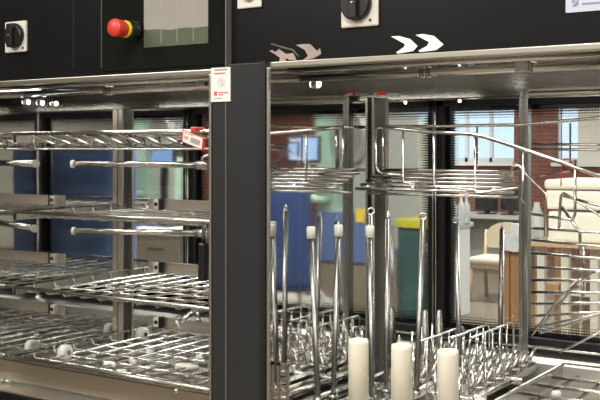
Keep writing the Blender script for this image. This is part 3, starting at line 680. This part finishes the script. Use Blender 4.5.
# black stand / cabinet close behind the glass
dk = 2.4; a = P(441, 105, dk); b = P(452, 105, dk)
t = thing('dark_locker', 'tall dark locker seen at the left edge of the rear glass', 'locker', ((a.x+b.x)/2-.15, dk+.2, 0))
obj('body', box(nb(), (P(455, 105, dk+.45).x-.42, dk, 0), (P(455, 105, dk+.45).x, dk+.45, 1.95), .006), mat('dark_teal', (.006, .016, .018), .3), t)
obj('handle', box(nb(), (P(455, 105, dk+.45).x-.05, dk-.02, 1.0), (P(455, 105, dk+.45).x-.03, dk, 1.15)), RODM, t)
# ---------------------------------------------------------------- things seen in the polished walls
BLUE = mat('blue_cloth', (.14, .235, .52), .75, noise=.25, nscale=5)
def cloth_box(bm, x0, x1, y0, y1, z0, z1, amp=.012, n=48, taper=0, waves=9, ph=0):
    cx, cy = (x0+x1)/2, (y0+y1)/2; rings = []; rows = 14
    for j in range(rows+1):
        f = j/rows; z = z0+(z1-z0)*f; ring = []
        for k in range(n):
            a_ = 2*PI*k/n; c_, s_ = math.cos(a_), math.sin(a_); e_ = .45
            X = (x1-x0)/2*math.copysign(abs(c_)**e_, c_); Y = (y1-y0)/2*math.copysign(abs(s_)**e_, s_)
            g = 1+amp*8*(1-f)*math.sin(a_*waves+ph+f*2)+amp*2*math.sin(a_*5+f*7)-taper*(1-f)
            ring.append(bm.verts.new((cx+X*g, cy+Y*g, z)))
        rings.append(ring)
    for A_, B2 in zip(rings, rings[1:]):
        for k in range(n): f_ = bm.faces.new((A_[k], A_[(k+1) % n], B2[(k+1) % n], B2[k])); f_.smooth = True
    bm.faces.new(rings[0][::-1]); bm.faces.new(rings[-1]); return bm
# blue covered trolley right behind the left washer
a, b = Vector((-.03, .9, 0)), Vector((-.36, .9, 0))
t = thing('covered_trolley', 'trolley under a smooth blue cloth cover close behind the left washer', 'trolley', ((a.x+b.x)/2, 1.02, 0))
bm = nb(); cloth_box(bm, b.x, a.x, .87, 1.05, .35, 1.515, .004, 64, 0, 6); obj('cover', bm, BLUE, t, 'blue cloth cover')
bm = nb()
for x in (b.x, a.x-.04):
    for y in (.92, 1.02): tube(bm, [(x, y, .05), (x, y, .5)], .012, 8)
obj('legs_frame', bm, STEEL, t)
for x in (b.x, a.x-.04):
    for y in (.92, 1.02): bm = nb(); lathe(bm, [(.01, -.012), (.035, -.011), (.035, .011), (.01, .012)], (x, y, .036), 'x', 16); obj('castor', bm, BLKP, t)
# grey cabinet, screen and pillar at d=2.3
a, b = M(183, 236, 2.3, WL), M(134, 236, 2.3, WL)
t = thing('low_cabinet', 'low grey-beige cabinet in the room behind, reflected in the left washer wall', 'cabinet', ((a.x+b.x)/2, 2.5, 0))
zc = a.z
obj('body', box(nb(), (a.x, 2.3, .05), (b.x, 2.8, zc), .004), mat('cab_beige', (.42, .38, .30), .5), t)
obj('top', box(nb(), (a.x-.02, 2.28, zc), (b.x+.02, 2.82, zc+.03), .004), mat('cab_top', (.55, .55, .50), .4), t)
o = obj('door', box(nb(), (a.x+.02, 2.288, .1), ((a.x+b.x)/2-.004, 2.299, zc-.15), .002), mat('cab_beige', (.42, .38, .30), .5), t); obj('handle', box(nb(), ((a.x+b.x)/2-.06, 2.27, zc-.30), ((a.x+b.x)/2-.04, 2.288, zc-.22)), WIRE, o)
o = obj('drawer', box(nb(), (a.x+.02, 2.288, zc-.14), (b.x-.02, 2.299, zc-.02), .002), mat('cab_beige', (.42, .38, .30), .5), t); obj('handle', box(nb(), ((a.x+b.x)/2-.05, 2.27, zc-.085), ((a.x+b.x)/2+.05, 2.288, zc-.07)), WIRE, o)
p, q = M(172, 150, 2.45, WL), M(152, 163, 2.45, WL); ym = 2.45
SCRB = mat('screen_blue', (.1, .2, .4), .3, emit=(.32, .52, .95), es=.75)
t = thing('monitor', 'small monitor with a lit blue screen standing on the low grey-beige cabinet', 'monitor', ((p.x+q.x)/2, ym, zc+.03))
obj('housing', box(nb(), (p.x-.008, ym, q.z-.008), (q.x+.008, ym+.03, p.z+.008), .004), BLKP, t)
obj('screen', box(nb(), (p.x, ym-.004, q.z), (q.x, ym, p.z)), SCRB, t, 'lit blue screen')
bm = nb(); box(bm, ((p.x+q.x)/2-.02, ym+.01, zc+.03), ((p.x+q.x)/2+.02, ym+.03, q.z)); box(bm, ((p.x+q.x)/2-.07, ym-.04, zc+.03), ((p.x+q.x)/2+.07, ym+.08, zc+.04)); obj('stand', bm, BLKP, t)
MINT = mat('mint', (.36, .53, .43), .4); PALE = mat('pale_grey', (.50, .56, .54), .4, noise=.1)
p, q = M(151, 205, 2.62, WL), M(137, 205, 2.62, WL)
t = thing('gas_cylinder', 'pale green upright cylinder with grey dome behind the low grey-beige cabinet', 'cylinder', ((p.x+q.x)/2, 2.95, 0))
bm = nb(); lathe(bm, [(.035, 0), (.04, .02), (.04, 1.35), (.03, 1.43), (.02, 1.47)], ((p.x+q.x)/2, 2.95, 0), 'z', 24); obj('body', bm, MINT, t)
bm = nb(); lathe(bm, [(.03, 1.46), (.03, 1.5), (.02, 1.55), (.01, 1.56)], ((p.x+q.x)/2, 2.95, 0), 'z', 16); obj('valve', bm, RODM, t)
# right wall images -----------------------------------------------------
# teal linen bag with yellow lid
dB = 4.2
a, b = M(427, 228, dB), M(394, 228, dB); cx = (a.x+b.x)/2; hw = abs(b.x-a.x)/2; zt2 = a.z
t = thing('linen_bag', 'dark teal linen bag hanging under a yellow lid, reflected beside the steel rods', 'linen bag', (cx, dB+.18, 0))
bm = nb(); cloth_box(bm, cx-hw, cx+hw, dB, dB+.36, .18, zt2, .008, 60, .0, 8); obj('bag', bm, mat('teal_cloth', (.010, .055, .058), .7, noise=.3, nscale=9), t)
bm = nb(); cloth_box(bm, cx-hw-.02, cx+hw+.02, dB-.02, dB+.38, zt2-.005, zt2+.045, .0, 40); o = obj('lid', bm, mat('lid_yellow', (.45, .43, .02), .45), t, 'bright yellow lid')
bm = nb()
for sx in (-1, 1):
    for sy in (0, 1): tube(bm, [(cx+sx*(hw+.015), dB+.36*sy, .06), (cx+sx*(hw+.015), dB+.36*sy, zt2)], .01, 8)
tube(bm, [(cx-hw-.015, dB, .1), (cx+hw+.015, dB, .1), (cx+hw+.015, dB+.36, .1), (cx-hw-.015, dB+.36, .1), (cx-hw-.015, dB, .1)], .01, 8); obj('stand', bm, STEEL, t)
for sx in (-1, 1):
    for sy in (0, 1): bm = nb(); lathe(bm, [(.01, -.01), (.03, -.009), (.03, .009), (.01, .01)], (cx+sx*(hw+.015), dB+.36*sy, .03), 'x', 14); obj('castor', bm, BLKP, t)
# cream dispenser column behind bag
a, b = M(428, 110, 5.4), M(404, 110, 5.4)
t = thing('white_cabinet', 'tall narrow cream cabinet with rounded top behind the teal linen bag', 'cabinet', ((a.x+b.x)/2, 5.6, 0))
obj('body', box(nb(), (a.x, 5.4, 0), (b.x, 5.8, 1.72), .05), mat('cab_cream', (.56, .54, .46), .5), t)
obj('door', box(nb(), (a.x+.03, 5.385, .2), (b.x-.03, 5.4, 1.42), .004), mat('cab_cream2', (.62, .60, .52), .5), t)
# mint machine group
dm = 4.4
def mx_(px, d=dm): return M(px, 150, d).x
def mz_(px, py, d=dm): return M(px, py, d).z
x1, x0 = mx_(312), mx_(366)
t = thing('sterilizer', 'large mint green machine with grey curved hatch and blue lower part, reflected in polished steel', 'machine', ((x0+x1)/2, dm+.4, 0))
obj('body', box(nb(), (x0-.02, dm+.05, .75), (x1, dm+.8, 1.78), .02), mat('machine_grey', (.33, .35, .34), .4), t)
bm = nb(); prism(bm, [(mx_(315), dm, mz_(315, 112)), (mx_(327), dm, mz_(327, 112)), (mx_(336), dm, mz_(336, 205)), (mx_(345), dm, mz_(345, 222)), (mx_(318), dm, mz_(318, 225))], (0, .06, 0)); obj('mint_panel', bm, MINT, t)
bm = nb(); c = Vector(((mx_(338)+mx_(363))/2, 0, mz_(350, 135)))
lathe(bm, [(.135, dm+.05), (.135, dm), (.11, dm-.02), (.085, dm-.01), (.02, dm+.01)], c, 'y', 32); 
for v in bm.verts: v.co.z = c.z+(v.co.z-c.z)*1.6
obj('hatch', bm, mat('hatch_grey', (.42, .42, .42), .25, .6), t)
obj('lower_housing', box(nb(), (x0, dm-.02, mz_(340, 262)), (x1-.03, dm+.7, mz_(340, 212)), .01), mat('machine_blue', (.10, .16, .36), .5), t, 'blue lower part')
obj('mint_shelf', box(nb(), (mx_(332), dm-.12, mz_(320, 202)), (mx_(294), dm+.4, mz_(320, 196)), .02), MINT, t)
obj('base', box(nb(), (x0-.02, dm, 0), (x1, dm+.75, mz_(340, 262)), .01), mat('machine_base', (.24, .20, .155), .5), t)
obj('yellow_sign', box(nb(), (mx_(365, dm-.03), dm-.032, mz_(360, 222)), (mx_(356, dm-.03), dm-.025, mz_(360, 208))), YEL, t)
# monitor at 288-318 and stand
dmn = 4.05
p, q = M(317, 138, dmn), M(289, 160, dmn)
t = thing('monitor', 'monitor with a lit pale blue screen on a pole, reflected beside the mint green machine', 'monitor', ((p.x+q.x)/2, dmn+.1, 0))
obj('housing', box(nb(), (p.x-.015, dmn, q.z-.02), (q.x+.015, dmn+.04, p.z+.015), .006), BLKP, t)
obj('screen', box(nb(), (p.x, dmn-.004, q.z), (q.x, dmn, p.z)), mat('screen_pale', (.1, .2, .4), .3, emit=(.50, .66, .95), es=.85), t, 'lit pale blue screen')
cxm = (p.x+q.x)/2
bm = nb(); tube(bm, [(cxm, dmn+.06, .03), (cxm, dmn+.06, p.z-.05)], .018, 10); obj('pole', bm, STEEL, t)
bm = nb(); lathe(bm, [(.15, 0), (.15, .02), (.03, .04)], (cxm, dmn+.06, 0), 'z', 28); obj('foot', bm, STEEL, t)
bm = nb(); box(bm, (cxm-.05, dmn-.004, mz_(300, 157, dmn)+.03), (cxm+.07, dmn-.0055, mz_(300, 157, dmn)+.035)); bm.free()
# blue hanging gown
dg = 3.1
a, b = M(299, 172, dg), M(262, 172, dg); cx = (a.x+b.x)/2
t = thing('blue_gown', 'blue cloth gown hanging on a stand, reflected at the left edge of the right washer', 'gown', (cx, dg+.1, 0))
bm = nb(); cloth_box(bm, a.x, b.x+.05, dg, dg+.16, mz_(290, 292, dg), mz_(290, 168, dg), .012, 60, 0, 7); obj('cloth', bm, mat('gown_blue', (.014, .042, .15), .8, noise=.3, nscale=6), t)
bm = nb(); tube(bm, [(cx, dg+.2, 0), (cx, dg+.2, 1.55), (cx, dg+.1, 1.55)], .012, 8); tube(bm, [(cx-.2, dg+.08, mz_(290, 172, dg)-.01), (cx, dg+.1, 1.5), (cx+.2, dg+.08, mz_(290, 172, dg)-.01)], .008, 8); obj('hanger_pole', bm, STEEL, t)
bm = nb(); lathe(bm, [(.13, 0), (.13, .02), (.02, .03)], (cx, dg+.2, 0), 'z', 24); obj('base', bm, STEEL, t)
# low white rail trolley in the reflections
a = M(300, 250, 3.55); 
t = thing('rail_trolley', 'low steel trolley with slanting handle rails, reflected between the rods', 'trolley', (a.x, 3.55, 0))
bm = nb(); tube(bm, [M(271, 248, 3.55), M(293, 254, 3.55), M(312, 282, 3.55), M(332, 305, 3.55)], .009, 8); tube(bm, [M(292, 255, 3.55), M(291, 292, 3.55)], .009, 8); obj('handle_rail', bm, mat('white_rail', (.8, .8, .78), .4), t)
x0 = min(M(332, 300, 3.55).x, M(271, 300, 3.55).x); x1 = max(M(332, 300, 3.55).x, M(271, 300, 3.55).x)
zd = M(332, 305, 3.55).z
obj('deck', box(nb(), (x0, 3.5, zd-.04), (x1+.1, 3.85, zd), .01), BRUSH, t)
for x in (x0+.05, x1):
    for y in (3.55, 3.8):
        bm = nb(); tube(bm, [(x, y, .06), (x, y, zd-.04)], .012, 8); obj('leg', bm, STEEL, t)
        bm = nb(); lathe(bm, [(.01, -.01), (.03, -.009), (.03, .009), (.01, .01)], (x, y, .03), 'x', 14); obj('castor', bm, BLKP, t)
